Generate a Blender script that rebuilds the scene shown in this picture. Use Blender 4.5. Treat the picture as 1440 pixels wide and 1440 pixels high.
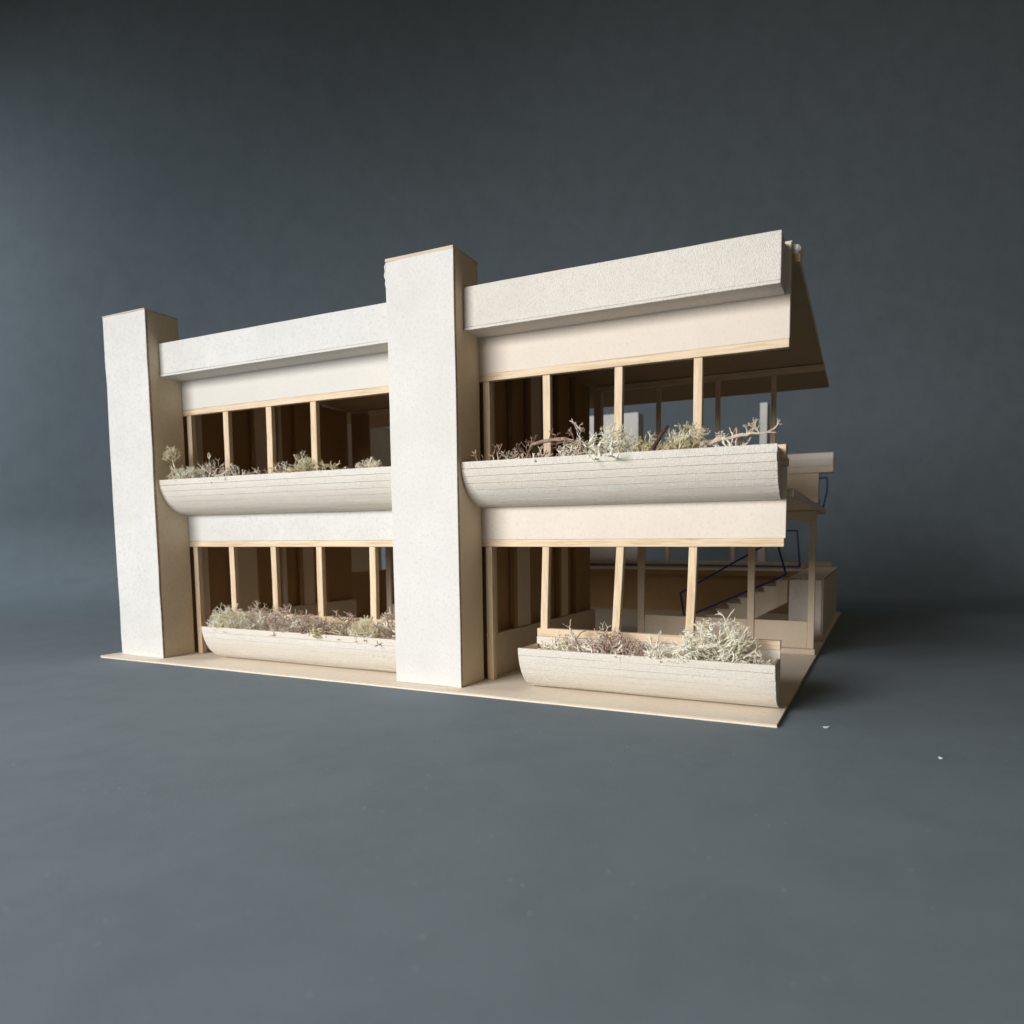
import bpy, bmesh, math, random
from mathutils import Vector, Matrix, noise

for o in list(bpy.data.objects):
    bpy.data.objects.remove(o, do_unlink=True)
S = 0.01                       # everything below is written in centimetres
sc = bpy.context.scene
COL = sc.collection
R = math.radians

# ------------------------------------------------------------ camera, world, lamps, exposure
CAM = Vector((63.229, -38.974, 10.276))
yaw, pitch, roll = R(-23.406), R(-4.548), R(-0.229)
FW = Vector((math.sin(yaw) * math.cos(pitch), math.cos(yaw) * math.cos(pitch), math.sin(pitch)))
r0 = Vector((math.cos(yaw), -math.sin(yaw), 0))
u0 = r0.cross(FW)
RT = math.cos(roll) * r0 + math.sin(roll) * u0
UP = -math.sin(roll) * r0 + math.cos(roll) * u0
cam_d = bpy.data.cameras.new('camera')
cam = bpy.data.objects.new('camera', cam_d)
COL.objects.link(cam)
M = Matrix((RT, UP, -FW)).transposed().to_4x4()
M.translation = CAM * S
cam.matrix_world = M
cam_d.sensor_width = 36
cam_d.lens = 937.63 / 1440 * 36
cam_d.shift_x = 0.5 - 820.25 / 1440
cam_d.shift_y = 835.05 / 1440 - 0.5
cam_d.clip_start = 0.01
cam_d.clip_end = 50
cam_d.dof.use_dof = True
cam_d.dof.focus_distance = 0.47
cam_d.dof.aperture_fstop = 9
sc.camera = cam

w = bpy.data.worlds.new('World')
sc.world = w
w.use_nodes = True
bg = w.node_tree.nodes['Background']
bg.inputs[0].default_value = (1.0, 0.80, 0.54, 1)
bg.inputs[1].default_value = 0.08

def area(name, loc, target, sx, sy, power, color):
    d = bpy.data.lights.new(name, 'AREA')
    d.shape = 'RECTANGLE'; d.size = sx * S; d.size_y = sy * S
    d.energy = power; d.color = color
    o = bpy.data.objects.new(name, d); COL.objects.link(o)
    o.location = Vector(loc) * S
    o.rotation_euler = (Vector(target) - Vector(loc)).to_track_quat('-Z', 'Y').to_euler()
    return o
win = area('window_light', (-14, -134, 47), (42, -36, 0), 92, 62, 10.6, (0.99, 0.985, 0.975))
win.data.spread = R(98)
side = area('backdrop_fill_light', (-150, 0, 62), (-45, 70, 18), 100, 90, 7.4, (0.86, 0.94, 1.0))  # added fill lamp that brightens the left backdrop, no window there
side.data.spread = R(100)

sc.view_settings.view_transform = 'Standard'
sc.view_settings.look = 'None'
sc.view_settings.exposure = 0
sc.view_settings.gamma = 1

# ------------------------------------------------------------ materials
def newmat(name):
    m = bpy.data.materials.new(name); m.use_nodes = True
    nt = m.node_tree
    return m, nt, nt.nodes, nt.links, nt.nodes['Principled BSDF']
def coords(nt, scale=(1, 1, 1)):
    N, L = nt.nodes, nt.links
    tc = N.new('ShaderNodeTexCoord'); oi = N.new('ShaderNodeObjectInfo')
    mu = N.new('ShaderNodeMath'); mu.operation = 'MULTIPLY'; mu.inputs[1].default_value = 7.0
    L.new(oi.outputs['Random'], mu.inputs[0])
    ad = N.new('ShaderNodeVectorMath'); ad.operation = 'ADD'
    L.new(tc.outputs['Object'], ad.inputs[0]); L.new(mu.outputs[0], ad.inputs[1])
    mp = N.new('ShaderNodeMapping'); mp.inputs['Scale'].default_value = scale
    L.new(ad.outputs[0], mp.inputs[0])
    return mp.outputs[0], oi.outputs['Random']
def noi(nt, vec, scale, detail=4, rough=.55, dist=0):
    n = nt.nodes.new('ShaderNodeTexNoise')
    n.inputs['Scale'].default_value = scale; n.inputs['Detail'].default_value = detail
    n.inputs['Roughness'].default_value = rough; n.inputs['Distortion'].default_value = dist
    nt.links.new(vec, n.inputs['Vector']); return n.outputs['Fac']
def ramp(nt, fac, stops):
    r = nt.nodes.new('ShaderNodeValToRGB')
    e = r.color_ramp.elements
    while len(e) < len(stops): e.new(.5)
    for k, (p, c) in enumerate(stops):
        e[k].position = p; e[k].color = (*c, 1)
    nt.links.new(fac, r.inputs[0]); return r.outputs[0]
def mixc(nt, a, b, f, typ='MIX'):
    m = nt.nodes.new('ShaderNodeMix'); m.data_type = 'RGBA'; m.blend_type = typ
    if hasattr(f, 'links'): nt.links.new(f, m.inputs[0])
    else: m.inputs[0].default_value = f
    for k, x in ((6, a), (7, b)):
        if hasattr(x, 'links'): nt.links.new(x, m.inputs[k])
        else: m.inputs[k].default_value = (*x, 1)
    return m.outputs[2]
def bump(nt, h, dist, strength, prev=None):
    b = nt.nodes.new('ShaderNodeBump'); b.inputs['Distance'].default_value = dist
    b.inputs['Strength'].default_value = strength
    nt.links.new(h, b.inputs['Height'])
    if prev is not None: nt.links.new(prev, b.inputs['Normal'])
    return b.outputs[0]

def card_mat(name, base, rough_paper=0.0, fine=0.25, blotch=.10, fleck=.5):
    m, nt, N, L, P = newmat(name)
    v, rnd = coords(nt)
    big = noi(nt, v, 28, 3, .6)
    sml = noi(nt, v, 420, 3, .65)
    dark = tuple(c * (1 - blotch) for c in base)
    c = mixc(nt, dark, base, ramp(nt, big, [(.3, (0, 0, 0)), (.7, (1, 1, 1))]))
    c = mixc(nt, c, tuple(x * .80 for x in base), ramp(nt, sml, [(.50, (0, 0, 0)), (.75, (1, 1, 1))]))
    # sparse grey and brown fibres in the pulp
    v2, _ = coords(nt, (1, 1, 2.2))
    fb = noi(nt, v2, 620, 2, .5, .6)
    c = mixc(nt, c, (base[0] * .55, base[1] * .5, base[2] * .45),
             mixc(nt, (0, 0, 0), (fleck,) * 3, ramp(nt, fb, [(.68, (0, 0, 0)), (.76, (1, 1, 1))])))
    # small per-sheet tone shift
    c = mixc(nt, c, (base[0] * .95, base[1] * .92, base[2] * .87), ramp(nt, rnd, [(0, (0, 0, 0)), (1, (.8, .8, .8))]))
    L.new(c, P.inputs['Base Color'])
    P.inputs['Roughness'].default_value = .82
    P.inputs['Specular IOR Level'].default_value = .25
    b = bump(nt, sml, .0003, fine)
    b = bump(nt, big, .002, .12, b)
    if rough_paper:
        rp = noi(nt, coords(nt, (1.4, 1, .85))[0], 1350, 1.8, .5)
        rr = nt.nodes.new('ShaderNodeMapRange'); rr.inputs[1].default_value = .35; rr.inputs[2].default_value = .65
        L.new(rp, rr.inputs[0])
        b = bump(nt, rr.outputs[0], .00028, rough_paper, b)
    L.new(b, P.inputs['Normal'])
    return m
CARD = card_mat('card_cream', (.79, .712, .63))
CARD_G = card_mat('card_grey_white', (.735, .72, .69), fine=.6, fleck=.8, rough_paper=.3)
PAPER = card_mat('card_watercolour', (.80, .755, .695), rough_paper=.85)
PAPER2 = card_mat('card_curved', (.84, .795, .72), rough_paper=1.05)
SIDE_SHADE = card_mat('card_warm_shade_side', (.78, .66, .49), fine=.3)  # tower sides: warm shade and bounce put into the card colour
INNER = card_mat('card_inside', (.67, .56, .425))
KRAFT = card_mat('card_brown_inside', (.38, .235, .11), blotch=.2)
BASEC = card_mat('card_base', (.87, .78, .66))

def edge_mat():
    m, nt, N, L, P = newmat('card_raw_edge')
    v, rnd = coords(nt)
    a = noi(nt, v, 300, 4, .7)
    c = ramp(nt, a, [(.3, (.26, .165, .09)), (.55, (.42, .30, .185)), (.75, (.62, .50, .36))])
    L.new(c, P.inputs['Base Color']); P.inputs['Roughness'].default_value = .9
    L.new(bump(nt, a, .0006, .6), P.inputs['Normal'])
    return m
EDGE = edge_mat()
BASEE = card_mat('card_base_edge', (.70, .57, .42), fine=.9, blotch=.25, fleck=.9)
ROOFIN = card_mat('card_roof_underside', (.48, .355, .215), blotch=.12)

def wood_mat(name, axis, base=(.745, .59, .405)):
    m, nt, N, L, P = newmat(name)
    sx = [1, 1, 1]; sx['xyz'.index(axis)] = .055
    v, rnd = coords(nt, tuple(sx))
    g = noi(nt, v, 620, 5, .7, .4)
    g2 = noi(nt, v, 170, 3, .6, .8)
    dk = (base[0] * .72, base[1] * .63, base[2] * .52); lt = (min(1, base[0] * 1.13), base[1] * 1.16, base[2] * 1.22)
    c = ramp(nt, g, [(.28, dk), (.5, base), (.72, lt)])
    c = mixc(nt, c, (base[0] * .78, base[1] * .66, base[2] * .52), ramp(nt, g2, [(.5, (0, 0, 0)), (.72, (.55, .55, .55))]))
    L.new(c, P.inputs['Base Color']); P.inputs['Roughness'].default_value = .62
    P.inputs['Specular IOR Level'].default_value = .3
    L.new(bump(nt, g, .0004, .35), P.inputs['Normal'])
    return m
WX, WY, WZ = (wood_mat('basswood_' + a, a) for a in 'xyz')

def simple(name, col, rough=.5, spec=.4, nscale=200, var=.2, metallic=0, bd=.0003):
    m, nt, N, L, P = newmat(name)
    v, rnd = coords(nt)
    n = noi(nt, v, nscale, 4)
    L.new(mixc(nt, tuple(c * (1 - var) for c in col), tuple(min(1, c * (1 + var)) for c in col), n), P.inputs['Base Color'])
    P.inputs['Roughness'].default_value = rough; P.inputs['Specular IOR Level'].default_value = spec
    P.inputs['Metallic'].default_value = metallic
    L.new(bump(nt, n, bd, .3), P.inputs['Normal'])
    return m
BLUE = simple('blue_painted_wire', (.012, .018, .17), .45)
GLUE = simple('white_foam', (.82, .80, .76), .7)
CRUMB = simple('white_paper_crumb', (.85, .85, .82), .8)

def lichen_mat(name, a, b, tip=(.8, .78, .66)):
    m, nt, N, L, P = newmat(name)
    v, rnd = coords(nt)
    n = noi(nt, v, 130, 3, .6); n2 = noi(nt, v, 700, 3, .6)
    c = mixc(nt, a, b, ramp(nt, n, [(.35, (0, 0, 0)), (.65, (1, 1, 1))]))
    c = mixc(nt, c, tip, ramp(nt, n2, [(.5, (0, 0, 0)), (.8, (.5, .5, .5))]))
    L.new(c, P.inputs['Base Color']); P.inputs['Roughness'].default_value = .85
    P.inputs['Subsurface Weight'].default_value = .12
    P.inputs['Subsurface Radius'].default_value = (.002, .0018, .001)
    P.inputs['Specular IOR Level'].default_value = .2
    L.new(bump(nt, n2, .0004, .5), P.inputs['Normal'])
    return m
L_PALE = lichen_mat('lichen_pale_green', (.76, .70, .50), (.87, .82, .66), (.90, .88, .78))
L_WHITE = lichen_mat('lichen_bone', (.82, .78, .64), (.90, .87, .76), (.9, .88, .8))
L_GREY = lichen_mat('lichen_grey_brown', (.48, .38, .29), (.72, .62, .51), (.72, .66, .58))
L_MAUVE = lichen_mat('lichen_mauve_brown', (.40, .27, .21), (.64, .50, .42), (.76, .64, .55))
L_YEL = lichen_mat('lichen_straw', (.58, .50, .28), (.72, .66, .45), (.82, .78, .62))
L_BARK = lichen_mat('lichen_woody', (.22, .125, .08), (.42, .29, .22), (.60, .5, .42))
L_DARK = lichen_mat('stick_dark_bark', (.03, .016, .012), (.10, .05, .035), (.30, .24, .22))

def paper_mat():
    m, nt, N, L, P = newmat('slate_backdrop_paper')
    v, rnd = coords(nt)
    n = noi(nt, v, 900, 3, .7); n1 = noi(nt, v, 3.0, 3, .5)
    vs, _ = coords(nt, (1, 1, 1))
    sp = noi(nt, vs, 420, 2, .5)
    n3 = noi(nt, vs, 26, 5, .7)
    c = mixc(nt, (.160, .198, .228), (.180, .219, .248), n1)
    c = mixc(nt, c, (.135, .165, .19), ramp(nt, n3, [(.42, (0, 0, 0)), (.7, (.55, .55, .55))]))
    c = mixc(nt, c, (.20, .225, .24), ramp(nt, n, [(.5, (0, 0, 0)), (.8, (.7, .7, .7))]))
    c = mixc(nt, c, (.33, .35, .36), ramp(nt, sp, [(.735, (0, 0, 0)), (.77, (1, 1, 1))]))
    L.new(c, P.inputs['Base Color']); P.inputs['Roughness'].default_value = .8
    P.inputs['Specular IOR Level'].default_value = .2
    b = bump(nt, n, .0003, .35); b = bump(nt, n1, .01, .12, b)
    L.new(b, P.inputs['Normal'])
    return m
BACK = paper_mat()

# ------------------------------------------------------------ helpers
def link(name, me, mats, parent=None, origin=None):
    o = bpy.data.objects.new(name, me); COL.objects.link(o)
    for m in mats: me.materials.append(m)
    if origin is None:
        xs = [v.co.copy() for v in me.vertices]
        origin = Vector([(min(c[i] for c in xs) + max(c[i] for c in xs)) / 2 for i in range(3)])
        for v in me.vertices: v.co -= origin
    o.location = origin
    if parent is not None:
        o.parent = parent
        o.location = origin - world_loc(parent)
    return o
def world_loc(o):
    p = o.location.copy()
    while o.parent: o = o.parent; p += o.location
    return p
def empty(name, loc, parent=None):
    o = bpy.data.objects.new(name, None); COL.objects.link(o)
    o.empty_display_size = .01
    o.location = Vector(loc) * S
    if parent: o.parent = parent; o.location = Vector(loc) * S - world_loc(parent)
    return o
SEED = [0]
def wobble(bm, amp, freq=.35):
    SEED[0] += 1; off = Vector((SEED[0] * 3.17, SEED[0] * 1.3, 0))
    for v in bm.verts:
        p = v.co / S * freq + off
        v.co += Vector((noise.noise(p), noise.noise(p + Vector((9, 0, 0))), noise.noise(p + Vector((0, 9, 0))))) * amp * S
def finish(bm, name, mats, parent=None, smooth=False):
    bmesh.ops.recalc_face_normals(bm, faces=bm.faces)
    me = bpy.data.meshes.new(name); bm.to_mesh(me); bm.free()
    if smooth:
        for p in me.polygons: p.use_smooth = True
    return link(name, me, mats, parent)
def box(name, x0, x1, y0, y1, z0, z1, mat, parent, thin=None, edge=None, bev=.025, amp=.02, seg=None, lean=(0, 0)):
    """one board or stick: bevelled, cut along its long axis and slightly uneven; thin = axis of the thickness, whose side faces show raw edge"""
    bm = bmesh.new()
    bmesh.ops.create_cube(bm, size=1)
    d = (x1 - x0, y1 - y0, z1 - z0)
    for v in bm.verts:
        v.co = Vector(((x0 + x1) / 2 + v.co.x * d[0], (y0 + y1) / 2 + v.co.y * d[1], (z0 + z1) / 2 + v.co.z * d[2])) * S
    if bev: bmesh.ops.bevel(bm, geom=list(bm.edges), offset=min(bev, min(d) * .3) * S, segments=1, affect='EDGES')
    for ax in range(3):
        n = int(min(14, d[ax] / 1.6)) if seg is None else seg
        if d[ax] < 2.5: n = 0
        lo = (x0, y0, z0)[ax]
        for k in range(1, n + 1):
            no = [0, 0, 0]; no[ax] = 1; co = [0, 0, 0]; co[ax] = (lo + d[ax] * k / (n + 1)) * S
            bmesh.ops.bisect_plane(bm, geom=bm.verts[:] + bm.edges[:] + bm.faces[:], plane_co=co, plane_no=no)
    bm.normal_update()
    if thin is not None and edge is not None:
        t = 'xyz'.index(thin)
        for f in bm.faces:
            if abs(f.normal[t]) < .5: f.material_index = 1
    if lean != (0, 0):
        for v in bm.verts:
            k = (v.co.z / S - z0) / d[2] - .5
            v.co.x += lean[0] * k * S; v.co.y += lean[1] * k * S
    if amp: wobble(bm, amp)
    return finish(bm, name, [mat] + ([edge] if edge else []), parent)
def prism(name, poly, axis, a0, a1, mat, parent, edge=None, bev=.02, amp=.012):
    """a flat board of any outline. poly = (p,q) in the two axes other than axis, extruded from a0 to a1"""
    bm = bmesh.new(); vs = []
    for p, q in poly:
        co = {'x': (a0, p, q), 'y': (p, a0, q), 'z': (p, q, a0)}[axis]
        vs.append(bm.verts.new(Vector(co) * S))
    f = bm.faces.new(vs)
    r = bmesh.ops.extrude_face_region(bm, geom=[f])
    dv = {'x': (1, 0, 0), 'y': (0, 1, 0), 'z': (0, 0, 1)}[axis]
    for g in r['geom']:
        if isinstance(g, bmesh.types.BMVert): g.co += Vector(dv) * (a1 - a0) * S
    bmesh.ops.recalc_face_normals(bm, faces=bm.faces)
    if bev: bmesh.ops.bevel(bm, geom=list(bm.edges), offset=bev * S, segments=1, affect='EDGES')
    bm.normal_update(); t = 'xyz'.index(axis)
    if edge:
        for f in bm.faces:
            if abs(f.normal[t]) < .5: f.material_index = 1
    if amp: wobble(bm, amp)
    return finish(bm, name, [mat] + ([edge] if edge else []), parent)
def tube_into(bm, pts, rads, n=4, cap=True):
    rings = []
    for i, p in enumerate(pts):
        a = pts[max(0, i - 1)]; b = pts[min(len(pts) - 1, i + 1)]
        t = (b - a)
        if t.length < 1e-9: t = Vector((0, 0, 1))
        t.normalize()
        s = t.cross(Vector((0.3, 0.2, 1)) if abs(t.z) < .9 else Vector((1, 0.2, 0))).normalized(); q = t.cross(s)
        rings.append([bm.verts.new((p + (s * math.cos(2 * math.pi * k / n) + q * math.sin(2 * math.pi * k / n)) * rads[i]) * S) for k in range(n)])
    for i in range(len(rings) - 1):
        for k in range(n):
            bm.faces.new((rings[i][k], rings[i][(k + 1) % n], rings[i + 1][(k + 1) % n], rings[i + 1][k]))
    if cap:
        bm.faces.new(rings[0][::-1]); bm.faces.new(rings[-1])
def wire(name, pts, r, mat, parent, closed=False):
    bm = bmesh.new(); P = [Vector(p) for p in pts]
    if closed: P = P + [P[0]]
    for a, b in zip(P, P[1:]):
        mid = [(a.lerp(b, t) + Vector((0, noise.noise(a + b * t) * .04, noise.noise(b + a * t) * .05)) * (0 if t in (0, 1) else 1)) for t in (0, .35, .7, 1)]
        d = (b - a).normalized() * r * .8
        mid[0] -= d; mid[-1] += d
        tube_into(bm, mid, [r] * 4, 8)
    return finish(bm, name, [mat], parent, smooth=False)
def tag(o, label=None, cat=None, group=None, kind=None):
    if label: o['label'] = label
    if cat: o['category'] = cat
    if group: o['group'] = group
    if kind: o['kind'] = kind
    return o

# ------------------------------------------------------------ setting: one sweep of dark paper, table and background
def sweep():
    f2 = Vector((math.sin(yaw), math.cos(yaw), 0)); r2 = Vector((math.cos(yaw), -math.sin(yaw), 0))
    c2 = Vector((CAM.x, CAM.y, 0))
    prof = [(-75, -.2), (-30, -.2), (10, -.2), (40, -.2), (70, -.2), (100, -.2), (118, -.2)]
    rad = 17
    for k in range(1, 13):
        a = k / 12 * math.pi / 2
        prof.append((118 + rad * math.sin(a), -.2 + rad * (1 - math.cos(a))))
    prof += [(135 + k * .8, 17 + 26 * k) for k in range(1, 10)]
    bm = bmesh.new(); n = 40; rows = []
    for d, z in prof:
        row = []
        for k in range(n + 1):
            s = -260 + 460 * k / n
            p = c2 + f2 * d + r2 * s
            wv = noise.noise(Vector((s * .02, d * .02, z * .02))) * (1.2 if z > 5 else 0)
            row.append(bm.verts.new(Vector((p.x + f2.x * wv, p.y + f2.y * wv, z)) * S))
        rows.append(row)
    for a, b in zip(rows, rows[1:]):
        for k in range(n): bm.faces.new((a[k], a[k + 1], b[k + 1], b[k]))
    me = bpy.data.meshes.new('backdrop_paper'); bm.to_mesh(me); bm.free()
    for p in me.polygons: p.use_smooth = True
    o = link('backdrop_paper', me, [BACK], origin=Vector((0, 0, 0)))
    # the sheet keeps its upper side towards the model
    tag(o, kind='structure')
sweep()

# ------------------------------------------------------------ the model
model = empty('architectural_model', (30, 0, -.2))
tag(model, 'cream card and basswood architectural model of a two storey block with two square towers', 'architectural model')

W, D, LB = 5.636, 3.06, 31.342
T2 = LB + W
def xr(y): return 58.6 + .0125 * (y + 1.15)

# base: two thin sheets glued together
bm_poly = []
random.seed(3)
def wavy(a, b, n, amp):
    out = []
    for k in range(n):
        t = k / n
        out.append((a[0] + (b[0] - a[0]) * t + random.uniform(-amp, amp), a[1] + (b[1] - a[1]) * t + random.uniform(-amp, amp)))
    return out
fp = wavy((-1.27, -1.15), (58.6, -1.15), 60, .018) + wavy((58.6, -1.15), (59.35, 62), 40, .018) + [(59.35, 62), (-1.27, 62)]
prism('base_board', fp, 'z', -.085, 0, BASEC, model, edge=BASEE, bev=0, amp=.008)
fp2 = [(x, y + .03) if y < 0 else (x, y) for x, y in fp]
prism('base_board', fp2, 'z', -.198, -.089, BASEC, model, edge=BASEC, bev=0, amp=.006)

def tower(x0, H, capt):
    t = empty('tower', (x0, 0, 0), model)
    box('front_sheet', x0, x0 + W, 0, .22, .01, H - capt, CARD_G, t, 'y', EDGE, bev=.02, amp=.05)
    box('side_sheet', x0 + W - .2, x0 + W - .02, .224, D, .01, H - capt, SIDE_SHADE, t, 'x', EDGE, amp=.02)
    box('side_sheet', x0 + .02, x0 + .2, .224, D, .01, H - capt, SIDE_SHADE, t, 'x', EDGE, amp=.02)
    box('back_sheet', x0 + .204, x0 + W - .204, D - .2, D, .01, H - capt, CARD, t, 'y', EDGE, amp=0)
    if capt:
        box('cap_sheet', x0 - .03, x0 + W + .02, -.03, D + .01, H - capt + .003, H, CARD_G, t, 'z', BASEE, amp=.02)
    return t
tower(0, 30.24, .10)
tower(LB, 30.0, .22)
prism('torn_flake', [(LB - .01, 29.75), (LB - .12, 29.5), (LB - .07, 29.2), (LB - .16, 28.9), (LB - .05, 28.6), (LB - .09, 28.35), (LB - .01, 28.0)], 'y', .03, .1, CARD_G, model, bev=0, amp=.03)
# fascia boxes above the windows
def fascia(x0, x1, z0, z1, mat):
    f = empty('fascia', (x0, 1.12, z0), model)
    box('front_sheet', x0, x1, 1.12, 1.27, z0 + .215, z1, mat, f, 'y', EDGE, amp=.02)
    box('soffit_sheet', x0, x1 - .01, 1.06, D - .004, z0, z0 + .185, mat, f, 'z', mat, amp=.015)
    box('top_sheet', x0, x1 - .02, 1.274, D - .004, z1 - .17, z1 - .02, mat, f, 'z', EDGE, amp=.015)
    box('end_sheet', x1 - .19, x1 - .03, 1.275, D - .004, z0 + .19, z1 - .175, mat, f, 'x', EDGE, amp=.0)
fascia(W + .005, LB - .005, 24.71, 27.55, CARD_G)
fascia(T2 + .005, 58.08, 24.71, 27.62, PAPER)
# front panels
for x0, x1, m in ((W + .004, LB - .004, CARD_G), (T2 + .004, 58.39, CARD)):
    box('upper_panel', x0 - .8, x1, D + .003, D + .15, 22.18, 27.72, m, model, 'y', EDGE, amp=.015)
    box('backing_panel', x0 - .8, x1 + .03, D + .154, D + .32, 22.4, 27.8, CARD, model, 'y', EDGE, amp=.01)
    box('spandrel_panel', x0 - .8, x1 + .01, D + .003, D + .15, 10.385, 14.7, m, model, 'y', EDGE, amp=.012)
    box('header_strip', x0 - .5, x1 - .02, D + .004, D + .42, 21.68, 22.176, WX, model, amp=.015)
    box('header_strip', x0 - .5, x1 - .08, D + .004, D + .42, 9.87, 10.38, WX, model, amp=.012)

def mull(xb, xt, z0, z1, wd, y=None, name='mullion'):
    y = D + .08 if y is None else y
    xm = (xb + xt) / 2
    return box(name, xm - wd / 2, xm + wd / 2, y, y + .42, z0, z1, WZ, model, amp=.025, bev=.03, lean=(xt - xb, 0))
# left bay, upper and lower; then right bay
for xb, xt in ((10.9, 10.92), (16.0, 16.08), (21.0, 21.04)): mull(xb, xt, 14.9, 21.676, .62)
for xb, xt in ((10.9, 10.9), (15.97, 15.98), (21.08, 21.13), (26.65, 26.7)): mull(xb, xt, 3.9, 9.866, .6)
for xb, xt in ((42.3, 42.27), (47.52, 47.58), (52.86, 52.9)): mull(xb, xt, 14.9, 21.676, .56)
for xb, xt in ((41.93, 42.12), (47.36, 47.68), (52.46, 52.68)): mull(xb, xt, 3.9, 9.866, .54)
for x in (W + .32, T2 + .2):
    box('jamb_post', x, x + .54, D + .1, D + .55, 14.9, 21.676, WZ, model, amp=.02)
    box('jamb_post', x, x + .54, D + .1, D + .55, .01, 9.866, WZ, model, amp=.02)

# curved planters, each glued from scored strips
PROF = []
for k in range(10):
    a = k / 9 * math.pi / 2
    PROF.append((3.06 - 2.6 * math.cos(a) ** .92, -3.02 * math.sin(a) ** 1.04))
def planter(x0, x1, zr, mat, xl=0, endR=True, lower=False):
    p = empty('planter', (x0, 1.5, zr - 3.02), model)
    n = len(PROF) - 1
    th = .13
    for k in range(n):
        (ya, za), (yb, zb) = PROF[k], PROF[k + 1]
        dy, dz = yb - ya, zb - za; L_ = math.hypot(dy, dz); ny, nz = -dz / L_, dy / L_     # inward
        if nz < 0: ny, nz = -ny, -nz
        g = .012
        ya2, za2 = ya + dy * g / L_, za + dz * g / L_; yb2, zb2 = yb - dy * g / L_, zb - dz * g / L_
        bm = bmesh.new(); m_ = 24; rows = []
        e0 = random.uniform(-.012, .012); e1 = random.uniform(-.02, .02)
        for i in range(m_ + 1):
            x = x0 + e0 + (x1 + e1 - x0 - e0) * i / m_
            s1 = noise.noise(Vector((x * .15, k * 3.1, zr))) * .03
            prf = [(ya2 + s1, za2), (yb2 + s1, zb2), (yb2 + ny * th, zb2 + nz * th), (ya2 + ny * th, za2 + nz * th)]
            bul = .012
            prf.insert(1, ((ya2 + yb2) / 2 - ny * bul + s1, (za2 + zb2) / 2 - nz * bul))
            rows.append([bm.verts.new(Vector((x, y, zr + z + s1 * .3)) * S) for y, z in prf])
        for a, b in zip(rows, rows[1:]):
            for q in range(5): bm.faces.new((a[q], a[(q + 1) % 5], b[(q + 1) % 5], b[q]))
        bm.faces.new(rows[0]); bm.faces.new(rows[-1][::-1])
        bm.normal_update()
        bmesh.ops.recalc_face_normals(bm, faces=bm.faces)
        for f in bm.faces:
            if len(f.verts) == 5: f.material_index = 1
        finish(bm, 'curved_strip', [mat, EDGE if not lower else mat], p)
    # lining behind the scored joints
    inner = [(y + .16, z) for y, z in PROF]
    bm = bmesh.new(); ra = []
    for x in (x0 + .05, x1 - .05):
        ra.append([bm.verts.new(Vector((x, 3.06 + (y - 3.06) * .93, zr - .02 + z * .94)) * S) for y, z in PROF])
    for q in range(len(PROF) - 1): bm.faces.new((ra[0][q], ra[0][q + 1], ra[1][q + 1], ra[1][q]))
    r = bmesh.ops.solidify(bm, geom=bm.faces[:], thickness=.04 * S)
    finish(bm, 'lining', [INNER], p)
    endp = [(3.06 + (y - 3.06) * .9, z * .92) for y, z in PROF]
    for xe in ((x0 + .06, x0 + .22), (x1 - .22, x1 - .06)):
        prism('end_sheet', [(y, zr - .03 + z) for y, z in endp] + [(3.0, zr - .03)], 'x', xe[0], xe[1], CARD, p, edge=EDGE, bev=.01, amp=0)
    box('bed_sheet', x0 + .24, x1 - .24, .75, 3.02, zr - .95, zr - .85, INNER, p, amp=0)
    return p
random.seed(8)
planter(W + .01, LB - .01, 15.73, PAPER2)
planter(T2 + .01, 58.12, 15.73, PAPER2)
planter(10.15, LB - .01, 3.03, PAPER2, lower=True)
planter(41.3, 58.26, 3.03, PAPER2, lower=True)
# wooden sills and back boards behind the planters
box('sill_strip', W + .3, LB - .02, D - .05, D + .5, 14.72, 15.2, WX, model)
box('sill_strip', T2 + .3, 58.45, D - .05, D + .5, 14.72, 15.2, WX, model)
box('sill_block', 57.7, 58.42, 2.2, 3.0, 15.1, 15.9, WX, model)
for x0, x1 in ((10.2, LB - .02), (41.42, 58.2)):
    box('back_board', x0 - .03, x1 + .02, D + .02, D + .14, .02, 3.5, CARD, model, 'y', EDGE, amp=.012)
    box('sill_strip', x0, x1, D + .02, D + .5, 3.52, 4.08, WX, model, amp=.02)

# roof, floor slab, interior
prism('roof_slab', [(3.45, 26.62), (14, 26.2), (24, 25.62), (33, 25.4), (33, 25.75), (24, 25.97), (14, 26.6), (3.45, 27.1)], 'x', W - 5, 58.85, CARD, model, edge=ROOFIN, bev=.02, amp=.0)
box('roof_block', 57.95, 58.7, 3.5, 4.7, 26.66, 27.2, WX, model)
box('foam_lump', 58.1, 58.78, 3.6, 4.9, 27.22, 27.72, GLUE, model, bev=.15, amp=.2)
box('floor_slab', .4, 58.75, D + .6, 34.2, 12.9, 13.4, INNER, model, 'z', CARD, amp=.01)

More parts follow.
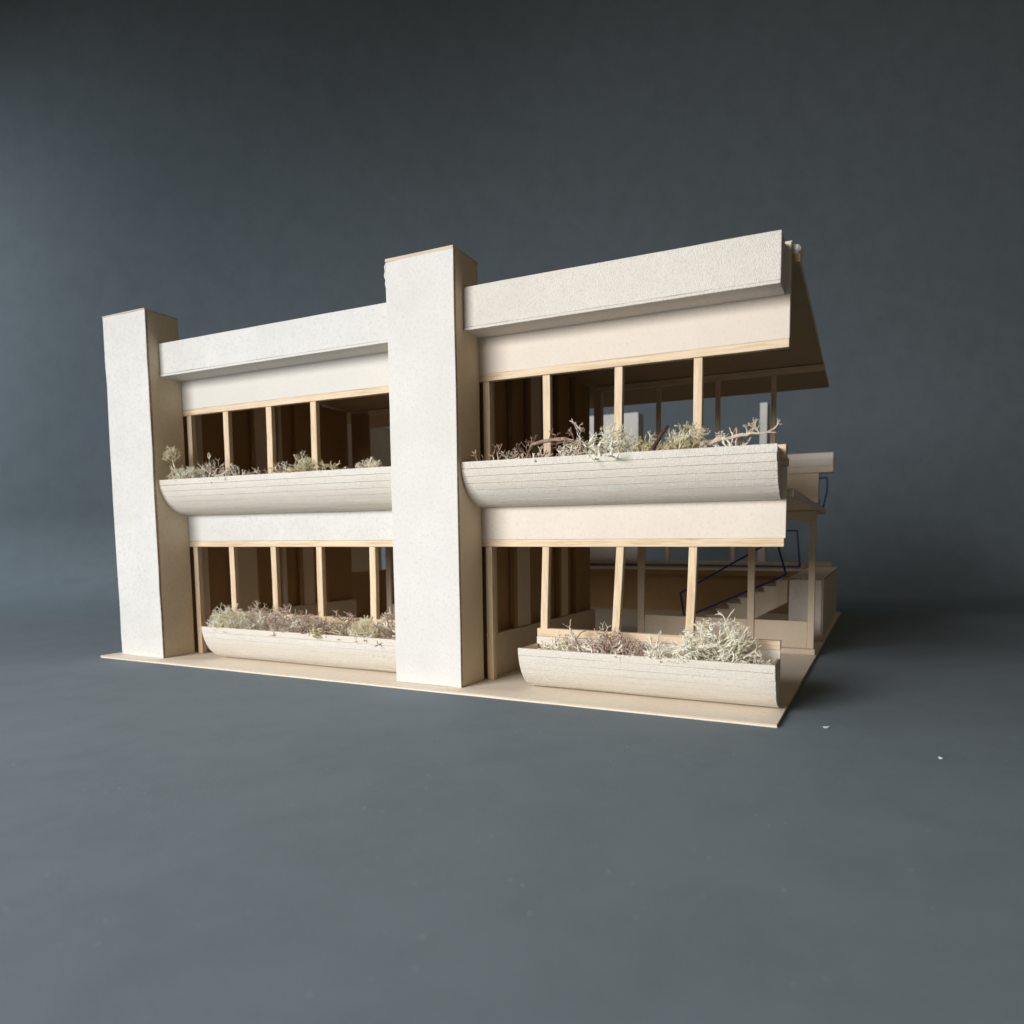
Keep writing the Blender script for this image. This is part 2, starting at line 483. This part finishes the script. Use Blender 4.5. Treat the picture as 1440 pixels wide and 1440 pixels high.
def partition(x):
    box('wall_return', x - 2.6, x - .06, D + .56, D + .64, .01, 12.88, KRAFT, model, amp=0)
    box('wall_return', x - 2.6, x - .06, D + .56, D + .64, 13.41, 22.1, KRAFT, model, amp=0)
    p = empty('partition_wall', (x, 3.6, 0), model)
    for z0, z1, top in ((.01, 12.88, False), (13.41, 25.6, True)):
        back = INNER
        box('wall_sheet', x - .7, x - .55, 3.62, 24, z0, z1, KRAFT, p, amp=0)
        if not top:
            box('dado_sheet', x - .15, x, 3.62, 24.0, z0, 3.2, INNER, p, 'x', EDGE, amp=.01)
            box('sill_sheet', x - .545, x + .06, 3.62, 23.5, 3.204, 3.34, INNER, p, amp=.01)
            zlo = 3.345
        else:
            zlo = z0 + .01
            box('dado_sheet', x - .15, x, 3.62, 24.0, z0 + .003, 15.6, INNER, p, 'x', EDGE, amp=.01)
            box('sill_sheet', x - .545, x + .06, 3.62, 18.5, 15.604, 15.74, INNER, p, amp=.01)
            zlo = 15.745
        for ya, yb in ((3.64, 4.6), (7.3, 7.75), (10.15, 10.4) if top else (10.1, 10.25), (13.35, 13.75), (15.6, 16.0), (19.3, 19.6)):
            box('wall_post', x - .5, x - .01, ya, yb, zlo, z1, INNER if (ya in (3.64, 13.35)) else KRAFT, p, amp=.01)
        # the light filler panels between posts
        for ya, yb in ((7.8, 10.1), (16.05, 17.6)) if not top else ((3.65, 3.9), (10.42, 12.4)):
            box('infill_panel', x - .22, x - .1, ya, yb, zlo + .002, z1 - .002, INNER, p, amp=.008)
    return p
partition(6.0)
partition(37.3)
box('end_wall', LB - .3, LB - .1, 3.7, 24, .01, 12.88, KRAFT, model, amp=0)
box('end_wall', LB - .3, LB - .1, 3.7, 24, 13.41, 25.55, KRAFT, model, amp=0)
box('core_wall', 6.0, 8.6, 24.02, 24.3, 13.42, 25.4, KRAFT, model, amp=0)
# upper rear window wall
for x0, x1 in ((8.62, LB - .4), (37.3, 58.98)):
    box('rear_header', x0, x1, 23.9, 24.3, 25.05, 25.56, WX, model, amp=.015)
for x in (12.4, 18.0, 23.7, 29.2, 43.7, 49.45, 54.5):
    box('rear_mullion', x, x + .42, 23.95, 24.28, 13.42, 25.04, WZ, model, amp=.02)
box('rear_post', 37.32, 38.1, 23.7, 24.4, 13.42, 25.04, INNER, model, amp=.01)
# lower rear wall: posts with rounded beam, low sill walls
def rear_frame(off):
    f = empty('rear_frame', (42 + off, 24, 0), model)
    for xa, xb in ((41.95, 42.65), (52.7, 53.32), (58.05, 58.62)):
        box('frame_post', xa + off, xb + off, 23.7, 24.1, .5, 12.04, INNER, f, amp=.012)
    box('frame_beam', 37.5 + off, 58.62 + off, 23.7, 24.1, 12.05, 12.86, INNER, f, amp=.01)
    for sgn, cx in ((-1, 58.04), (1, 53.33)):
        r = .9; poly = [(cx + off, 12.04), (cx + off, 12.04 - r)]
        for k in range(1, 7):
            a = k / 6 * math.pi / 2
            poly.append((cx + off + sgn * (r - r * math.cos(a)), 12.04 - r + r * math.sin(a)))
        prism('corner_gusset', poly, 'y', 23.72, 24.08, INNER, f, bev=0, amp=0)
    for xa, xb in ((42.67, 52.68), (53.34, 58.03)):
        box('sill_wall', xa + off, xb + off, 23.82, 24.05, .5, 2.94, INNER, f, amp=.012)
    box('base_strip', 42 + off, 58.75 + off, 23.35, 24.1, .004, .49, INNER, f, amp=.012)
rear_frame(0)
rear_frame(-31.34 + .2)

# ------------------------------------------------------------ rear court, stair, terrace, rear building
st = empty('staircase', (48, 32, 0), model)
prism('stringer', [(44.2, .01), (48.4, .01), (55.34, 3.88), (55.34, 6.0)] +
      [q for k in range(0, 9) for q in ((54.22 - 1.2 * k, 6.0 - .64 * k), (54.22 - 1.2 * k, 6.0 - .64 * (k + 1)))], 'y', 31.9, 32.15, INNER, st, edge=CARD, bev=0, amp=0)
for k in range(0, 9):
    box('step', 54.22 - 1.2 * (k + 1) - .22, 54.22 - 1.2 * k + .12, 31.85, 35.6, 6.0 - .64 * (k + 1) + .01, 6.0 - .64 * (k + 1) + .16, INNER, st, amp=0)
box('landing', 54.1, 55.4, 31.85, 35.6, 6.01, 6.2, INNER, st, amp=0)
wire('handrail', [(44.65, 31.7, 1.91), (44.16, 31.7, 4.55), (54.15, 31.7, 10.4), (55.21, 31.7, 6.8), (54.41, 31.7, 6.32)], .1, BLUE, model, closed=True)
wing = empty('terrace_wing', (57, 32, 0), model)
box('front_sheet', 55.5, 58.66, 32.1, 32.3, .01, 6.2, CARD, wing, 'y', CARD, amp=.01)
prism('side_sheet', [(32.32, .01), (60.9, .01), (60.9, 6.2), (32.32, 6.2)], 'x', 58.62, 58.8, CARD, wing, bev=.01, amp=0)
box('inner_sheet', 55.5, 55.68, 32.32, 57, .01, 6.2, INNER, wing, amp=0)
box('top_sheet', 55.42, 58.9, 31.95, 61, 6.22, 6.45, CARD, wing, 'z', EDGE, amp=.012)
box('curb_strip', 20, 58.1, 60.5, 61, 6.46, 7.2, INNER, model, amp=.01)
box('retaining_wall', -1, 55.45, 57.0, 57.3, .01, 5.2, KRAFT, model, amp=.0)
box('retaining_fascia', -1, 55.45, 56.6, 56.95, 5.21, 5.95, KRAFT, model, amp=.01)
box('terrace_slab', -1, 55.45, 56.5, 61.9, 5.96, 6.3, CARD, model, 'z', CARD, amp=.01)
box('window_curb', 20, 55, 57.3, 57.8, 6.32, 7.2, INNER, model, amp=.01)
wire('terrace_rail', [(.5, 37, 6.62), (.5, 57, 6.62), (54.17, 57, 6.62), (53.69, 57, 11.56), (.5, 57, 11.56), (.5, 37, 11.56)], .11, BLUE, model, closed=True)
box('side_wall', -.9, -.6, 24.4, 56.9, .01, 6.3, KRAFT, model, amp=0)
box('side_wall', -.5, -.3, 24.4, 40, 13.42, 26.0, CARD, model, amp=0)
box('side_wall', -.5, -.3, 24.4, 36.2, 6.32, 13.4, INNER, model, amp=0)  # added wall, keeps the fill lamp out of the rear court
box('side_wall', -.5, -.3, 37.9, 56.9, 6.32, 13.4, INNER, model, amp=0)  # same added light block, continued behind the gap
box('side_wall', -.5, -.3, 40.02, 61, 13.42, 24.5, CARD, model, amp=0)  # upper wall added to block the fill lamp from the court
box('side_wall_cap', -.6, .1, 24.4, 40, 26.01, 26.3, CARD, model, amp=0)
for x in (34.95, 44.6):
    box('rear_mullion', x, x + .5, 57.35, 57.75, 7.21, 15.3, WZ, model, amp=.01)
box('rear_tower', 20.5, 30.4, 57.9, 60.4, 6.32, 29.5, CARD_G, model, amp=.01)
box('rear_tower', 48.3, 49.3, 57.9, 60.2, 6.32, 29.35, CARD_G, model, amp=.01)
up = empty('upper_rear_volume', (54, 60, 15), model)
box('ledge', 30.5, 56.3, 57.95, 61.6, 15.3, 15.98, INNER, up, amp=.01)
box('wall_box', 50, 56.1, 60.4, 61.8, 16.0, 19.6, INNER, up, amp=.01)
box('ledge', 49.4, 58.0, 60.2, 61.9, 19.61, 20.35, INNER, up, amp=.01)
prism('curved_parapet', [(60.6, 20.36), (61.9, 20.36), (61.9, 22.3), (60.0, 22.3), (60.0, 21.5), (60.15, 21.0), (60.35, 20.6)], 'x', 49.4, 57.95, CARD, up, bev=.02, amp=0)
wire('side_rail', [(56.1, 61, 18.92), (57.15, 61, 18.92), (57.2, 61, 17.1), (56.75, 61, 14.9), (56.1, 61, 14.9)], .1, BLUE, up)

# ------------------------------------------------------------ lichen
def rnd_dir(rng):
    while True:
        v = Vector((rng.uniform(-1, 1), rng.uniform(-1, 1), rng.uniform(-1, 1)))
        if .05 < v.length < 1: return v.normalized()
style_clip = [True]
def grow(bm, rng, p, d, length, r, depth, spread, curl, upb, shrink, inside):
    """one branch, then a fork; the last ones end in short blunt fingers"""
    n = 3; pts = [p.copy()]; rr = [r]
    q = p.copy(); dd = d.copy()
    for k in range(n):
        dd = (dd + rnd_dir(rng) * curl + Vector((0, 0, upb))).normalized()
        q = q + dd * (length / n); pts.append(q.copy()); rr.append(r * (1 - .24 * (k + 1) / n))
    tube_into(bm, pts, rr, 5 if r > .07 else 4)
    if depth <= 0 or (upb > .015 and q.y < .3 and style_clip[0]): return
    if depth > 1 and not inside(q): depth = 1
    kids = 2 if rng.random() < .72 else 3
    ax = dd.cross(rnd_dir(rng)).normalized()
    for k in range(kids):
        a = spread * rng.uniform(.6, 1.25) * (1 if k == 0 else -1 if k == 1 else .2)
        nd = (Matrix.Rotation(a, 3, ax) @ dd)
        if k == 2: nd = (nd + rnd_dir(rng) * .6).normalized()
        grow(bm, rng, q, nd, length * shrink * rng.uniform(.75, 1.15), rr[-1] * .92, depth - 1, spread, curl, upb, shrink, inside)
def lichen(label, x, y, z, w_, h_, d_, style, mat, seed, mat2=None, tilt=(0, 0, 1)):
    rng = random.Random(seed); bm = bmesh.new(); h_ *= 1.05; w_ *= 1.03
    c = Vector((x, y, z))
    tl = Vector(tilt).normalized()
    def inside(q):
        e = q - c
        return (e.x / (w_ / 2)) ** 2 + (e.y / (d_ / 2)) ** 2 + (e.z / h_) ** 2 < 1
    S_ = {'dome': dict(n=int(80 * max(.5, w_ * d_ / 4)), r=.04, L=.30, dep=4, sp=.5, curl=.3, up=.03, sh=.72),
          'spiky': dict(n=int(58 * max(.6, w_ * d_ / 4)), r=.042, L=.32, dep=3, sp=.66, curl=.42, up=.02, sh=.74),
          'open': dict(n=int(20 * max(.8, w_ * d_ / 4)), r=.06, L=.46, dep=5, sp=.72, curl=.5, up=.02, sh=.74),
          'antler': dict(n=int(9 * max(.8, w_ * d_ / 4)), r=.08, L=.62, dep=4, sp=.7, curl=.36, up=.03, sh=.72),
          'sprig': dict(n=5, r=.045, L=.38, dep=4, sp=.55, curl=.25, up=.08, sh=.76)}[style]
    style_clip[0] = tilt == (0, 0, 1)
    for k in range(S_['n']):
        # roots spread over the foot of the clump, heads reach to its ellipsoid
        a = rng.uniform(0, 2 * math.pi); rr = math.sqrt(rng.random())
        foot = Vector((math.cos(a) * w_ * .42 * rr, math.sin(a) * d_ * .42 * rr, 0))
        out = Vector((foot.x / (w_ / 2), foot.y / (d_ / 2), 0))
        tz = rng.uniform(.0, .9)
        d0 = (out * .8 + Vector((0, 0, tz)) + tl * (.12 if tilt == (0, 0, 1) else .5) + rnd_dir(rng) * .75).normalized()
        if tilt == (0, 0, 1): d0.z = abs(d0.z) * .8 + .1
        lift = 0
        if style in ('dome', 'spiky', 'open'): lift = rng.uniform(0, .78) * h_ * math.sqrt(max(0, 1 - rr ** 2))
        p0 = c + foot + Vector((0, 0, lift))
        sc_ = min(1.5, max(.7, h_ / 1.1))
        grow(bm, rng, p0, d0, S_['L'] * rng.uniform(.7, 1.25) * (sc_ if style in ('open', 'antler', 'sprig') else 1), S_['r'] * rng.uniform(.8, 1.25), S_['dep'],
             S_['sp'], S_['curl'], S_['up'], S_['sh'], inside)
        if mat2 and rng.random() < .4: pass
    nf = len(bm.faces)
    o = finish(bm, 'lichen_clump', [mat] + ([mat2] if mat2 else []))
    if mat2:
        me = o.data
        for p in me.polygons:
            cc = p.center
            if noise.noise(cc * 120 + Vector((seed, 0, 0))) > .12: p.material_index = 1
    tag(o, label, 'lichen', 'clumps of dried lichen in the planters')
    return o
def branch(label, pts, rads, mat, seed, twigs=6, name='lichen_branch', tw=(.5, .05)):
    style_clip[0] = False
    rng = random.Random(seed); bm = bmesh.new(); P = [Vector(p) for p in pts]
    Q = []; RR = []
    for i in range(len(P) - 1):
        for t in (0, .33, .66):
            j = rnd_dir(rng) * .04
            Q.append(P[i].lerp(P[i + 1], t) + (j if (i or t) else Vector())); RR.append((rads[i] * (1 - t) + rads[i + 1] * t) * rng.uniform(.85, 1.2))
    Q.append(P[-1]); RR.append(rads[-1])
    tube_into(bm, Q, RR, 7)
    for k in range(twigs):
        i = rng.randrange(1, len(Q) - 1)
        d = (rnd_dir(rng) + Vector((0, -.2, .5)) + (Q[i + 1] - Q[i]).normalized() * .4).normalized()
        grow(bm, rng, Q[i], d, tw[0] * rng.uniform(.6, 1.2), tw[1] * rng.uniform(.8, 1.3), 3, .6, .3, .03, .72, lambda q: True)
    o = finish(bm, name, [mat])
    tag(o, label, 'stick' if name != 'lichen_branch' else 'lichen', None if name != 'lichen_branch' else 'clumps of dried lichen in the planters')
    return o

ZU, ZL = 15.28, 2.6          # a little under the planter rims
# upper left planter
lichen('bushy pale green lichen at the foot of the tall stalk by the far tower', 6.75, 1.3, ZU, 1.3, 1.5, 1.1, 'dome', L_PALE, 11, L_YEL)
branch('slender pale lichen stalk carrying a round head high against the far tower', [(6.8, 1.5, 15.3), (6.6, 1.5, 16.4), (6.35, 1.4, 17.2), (6.5, 1.3, 17.9)], [.07, .06, .06, .05], L_PALE, 61, 0)
lichen('round pale green lichen head highest against the far tower', 6.45, 1.3, 17.3, 1.5, 1.3, 1.1, 'dome', L_PALE, 62, L_YEL)
lichen('pale grey spiky lichen clump at the left end of the upper left planter', 8.3, 1.5, ZU, 3.3, 1.85, 1.9, 'spiky', L_WHITE, 12, L_GREY)
lichen('curly grey brown lichen clump second from the far tower in the upper left planter', 10.8, 1.6, ZU, 2.6, 1.9, 1.7, 'open', L_GREY, 13, L_WHITE)
lichen('open sprawling light lichen between the first two upper left window posts', 13.5, 1.3, ZU, 3.0, 1.3, 1.4, 'open', L_WHITE, 14, L_GREY)
lichen('low pinkish brown lichen tuft left of the second upper left window post', 16.3, 1.6, ZU, 1.9, .9, 1.4, 'open', L_MAUVE, 15, L_WHITE)
lichen('upright ash grey lichen tuft right of the second upper left window post', 18.9, 1.6, ZU, 2.0, 1.5, 1.4, 'spiky', L_GREY, 16, L_WHITE)
lichen('pale green domed lichen head left of the third upper left window post', 21.4, 1.5, ZU, 2.6, 2.0, 1.8, 'dome', L_PALE, 17, L_YEL)
lichen('tan branching lichen tuft right of the third upper left window post', 24.0, 1.6, ZU, 2.0, 1.15, 1.4, 'open', L_YEL, 18, L_WHITE)
lichen('tiny single lichen sprig standing alone in the upper left planter', 25.6, 1.6, ZU, .8, .9, .5, 'sprig', L_WHITE, 19)
lichen('low pale green lichen dome at the right end of the upper left planter', 28.0, 1.5, ZU, 2.4, 1.15, 1.6, 'dome', L_PALE, 20, L_WHITE)
# upper right planter
lichen('thin brown twiggy lichen in the corner beside the near tower', 38.4, 1.7, ZU, 2.2, 1.2, 1.4, 'antler', L_BARK, 21, L_GREY)
lichen('sparse grey antler lichen left of the first upper right window post', 40.4, 1.6, ZU, 2.4, 1.0, 1.2, 'open', L_GREY, 22, L_WHITE)
lichen('wiry light brown lichen at the foot of the first upper right window post', 42.3, 1.5, ZU, 2.0, 1.0, 1.2, 'antler', L_GREY, 23, L_YEL)
branch('reddish brown woody lichen branch crossing in front of the first upper right window post', [(41.6, 1.3, 15.6), (42.1, 1.3, 16.7), (43.3, 1.4, 16.95), (44.5, 1.5, 16.95), (45.5, 1.7, 16.6)], [.05, .09, .12, .14, .10], L_BARK, 24, 10)
lichen('tall grey brown lichen rising highest between the first two upper right posts', 45.6, 1.5, ZU + .2, 2.5, 2.8, 1.5, 'open', L_GREY, 25, L_WHITE)
lichen('loose bone coloured lichen tuft behind the reddish branch in the upper right planter', 44.9, 1.9, ZU, 2.8, 1.7, 1.5, 'spiky', L_WHITE, 35, L_GREY)
lichen('big pale green lichen bush behind the second upper right window post', 47.9, 1.6, ZU, 3.7, 2.6, 1.9, 'spiky', L_PALE, 26, L_WHITE)
lichen('bone white antler lichen drooping over the rim of the upper right planter', 47.9, .75, ZU + .35, 2.4, 1.1, 1.1, 'antler', L_WHITE, 27, tilt=(0, -1, -.8))
lichen('small straw yellow lichen tuft left of the dark stick', 50.0, 1.7, ZU, 2.0, 1.6, 1.5, 'dome', L_YEL, 28)
branch('dark brown stick leaning among the lichen of the upper right planter', [(50.6, .75, 15.6), (51.1, .8, 16.5), (51.65, .85, 17.25)], [.11, .13, .09], L_DARK, 29, 0, name='stick')
lichen('yellow green lichen dome in front of the third upper right window post', 52.6, 1.5, ZU, 3.0, 2.25, 1.9, 'dome', L_YEL, 30, L_PALE)
lichen('white forked lichen sprigs above the yellow green dome, right of the dark stick', 51.8, 1.7, ZU + .8, 1.2, 1.1, .8, 'sprig', L_WHITE, 36)
branch('long grey woody lichen branch with a thin tip at the right end of the planter', [(53.7, 1.3, 15.8), (54.6, 1.2, 16.2), (55.8, 1.2, 16.4), (56.6, 1.0, 16.45), (58.0, .9, 16.4)], [.10, .14, .11, .08, .02], L_GREY, 31, 10, tw=(.36, .05))
lichen('grey knotted lichen at the right end of the upper right planter', 55.0, 1.5, ZU, 3.2, 1.15, 1.3, 'open', L_GREY, 32, L_WHITE)
# lower left planter
lichen('pale green rounded lichen at the left end of the lower left planter', 12.3, 1.5, ZL, 4.4, 2.4, 2.1, 'dome', L_PALE, 41, L_WHITE)
lichen('grey brown lichen mound below the second lower left window post', 16.0, 1.6, ZL, 4.2, 2.9, 2.0, 'spiky', L_GREY, 42, L_WHITE)
lichen('dark brown lichen with light tips between the second and third lower left posts', 19.1, 1.6, ZL, 3.2, 2.3, 1.9, 'open', L_MAUVE, 43, L_WHITE)
lichen('mauve brown lichen mound by the third lower left window post', 22.0, 1.5, ZL, 3.6, 2.0, 2.0, 'spiky', L_MAUVE, 44, L_GREY)
lichen('brown open lichen between the third and fourth lower left window posts', 24.8, 1.6, ZL, 2.6, 1.7, 1.8, 'open', L_MAUVE, 45, L_YEL)
lichen('small straw coloured lichen tuft hanging at the rim of the lower left planter', 23.2, .75, ZL + .35, 1.5, .6, .8, 'open', L_YEL, 46, tilt=(0, -1, -.5))
lichen('yellow green fine lichen dome at the foot of the fourth lower left window post', 27.5, 1.4, ZL, 3.0, 1.8, 1.9, 'dome', L_PALE, 47, L_YEL)
lichen('brown lichen tucked beside the near tower in the lower left planter', 29.8, 1.6, ZL, 2.2, 2.2, 1.8, 'open', L_MAUVE, 48, L_WHITE)
# lower right planter
lichen('fine pale green spiky lichen at the left end of the lower right planter', 43.7, 1.5, ZL, 2.1, 1.35, 1.7, 'spiky', L_PALE, 51, L_WHITE)
lichen('brown grey antler lichen standing highest left in the lower right planter', 46.4, 1.5, ZL + .1, 3.5, 2.1, 1.7, 'antler', L_GREY, 52, L_WHITE)
lichen('reddish brown tangled lichen below the second lower right window post', 47.4, 1.5, ZL, 3.0, 1.4, 1.8, 'open', L_MAUVE, 53, L_WHITE)
lichen('mauve grey low lichen in the middle of the lower right planter', 49.2, 1.4, ZL, 2.6, 1.2, 1.7, 'spiky', L_MAUVE, 54, L_WHITE)
lichen('single white forked lichen sprig in the middle of the lower right planter', 50.4, 1.7, ZL + .5, 1.1, 1.5, .8, 'sprig', L_WHITE, 55)
lichen('bone white lichen spilling over the rim left of the large bush', 51.4, 1.0, ZL + .1, 2.4, 1.0, 1.3, 'spiky', L_WHITE, 56, L_PALE)
lichen('large bone white lichen bush with fat branches at the right of the lower planter', 54.6, 1.4, ZL + .1, 4.6, 2.7, 2.2, 'open', L_WHITE, 57, L_PALE)
lichen('fine pale filling lichen inside the large white bush, lower right planter', 54.5, 1.6, ZL, 4.0, 1.9, 1.8, 'dome', L_PALE, 58, L_WHITE)
branch('thick pale lichen stem lying from the middle into the large white bush', [(51.9, 1.0, 3.2), (52.9, 1.0, 3.65), (53.9, 1.1, 3.75), (54.9, 1.2, 4.0)], [.06, .11, .12, .08], L_WHITE, 59, 8)
lichen('small tan lichen tuft at the right end of the lower right planter', 57.0, 1.4, ZL, 1.3, .85, 1.3, 'open', L_GREY, 60, L_WHITE)

# ------------------------------------------------------------ crumbs on the paper
def crumb(x, y, label, s=.1, rot=.4):
    bm = bmesh.new(); rng = random.Random(int(x * 100))
    pts = [Vector((x + math.cos(rot) * s * k, y + math.sin(rot) * s * k, -.17 + .03 * abs(k))) for k in (-1.5, -.5, .5, 1.5)]
    tube_into(bm, pts, [s * .25, s * .5, s * .4, s * .2], 5)
    o = finish(bm, 'paper_crumb', [CRUMB]); tag(o, label, 'crumb', 'paper crumbs on the dark paper')
crumb(61.15, -.1, 'curled white paper crumb on the dark paper just right of the base corner', .12, .6)
crumb(66.5, -3.6, 'small white paper crumb far to the right on the dark paper', .07, -.6)

print('faces', sum(len(o.data.polygons) for o in bpy.data.objects if o.type == 'MESH'))
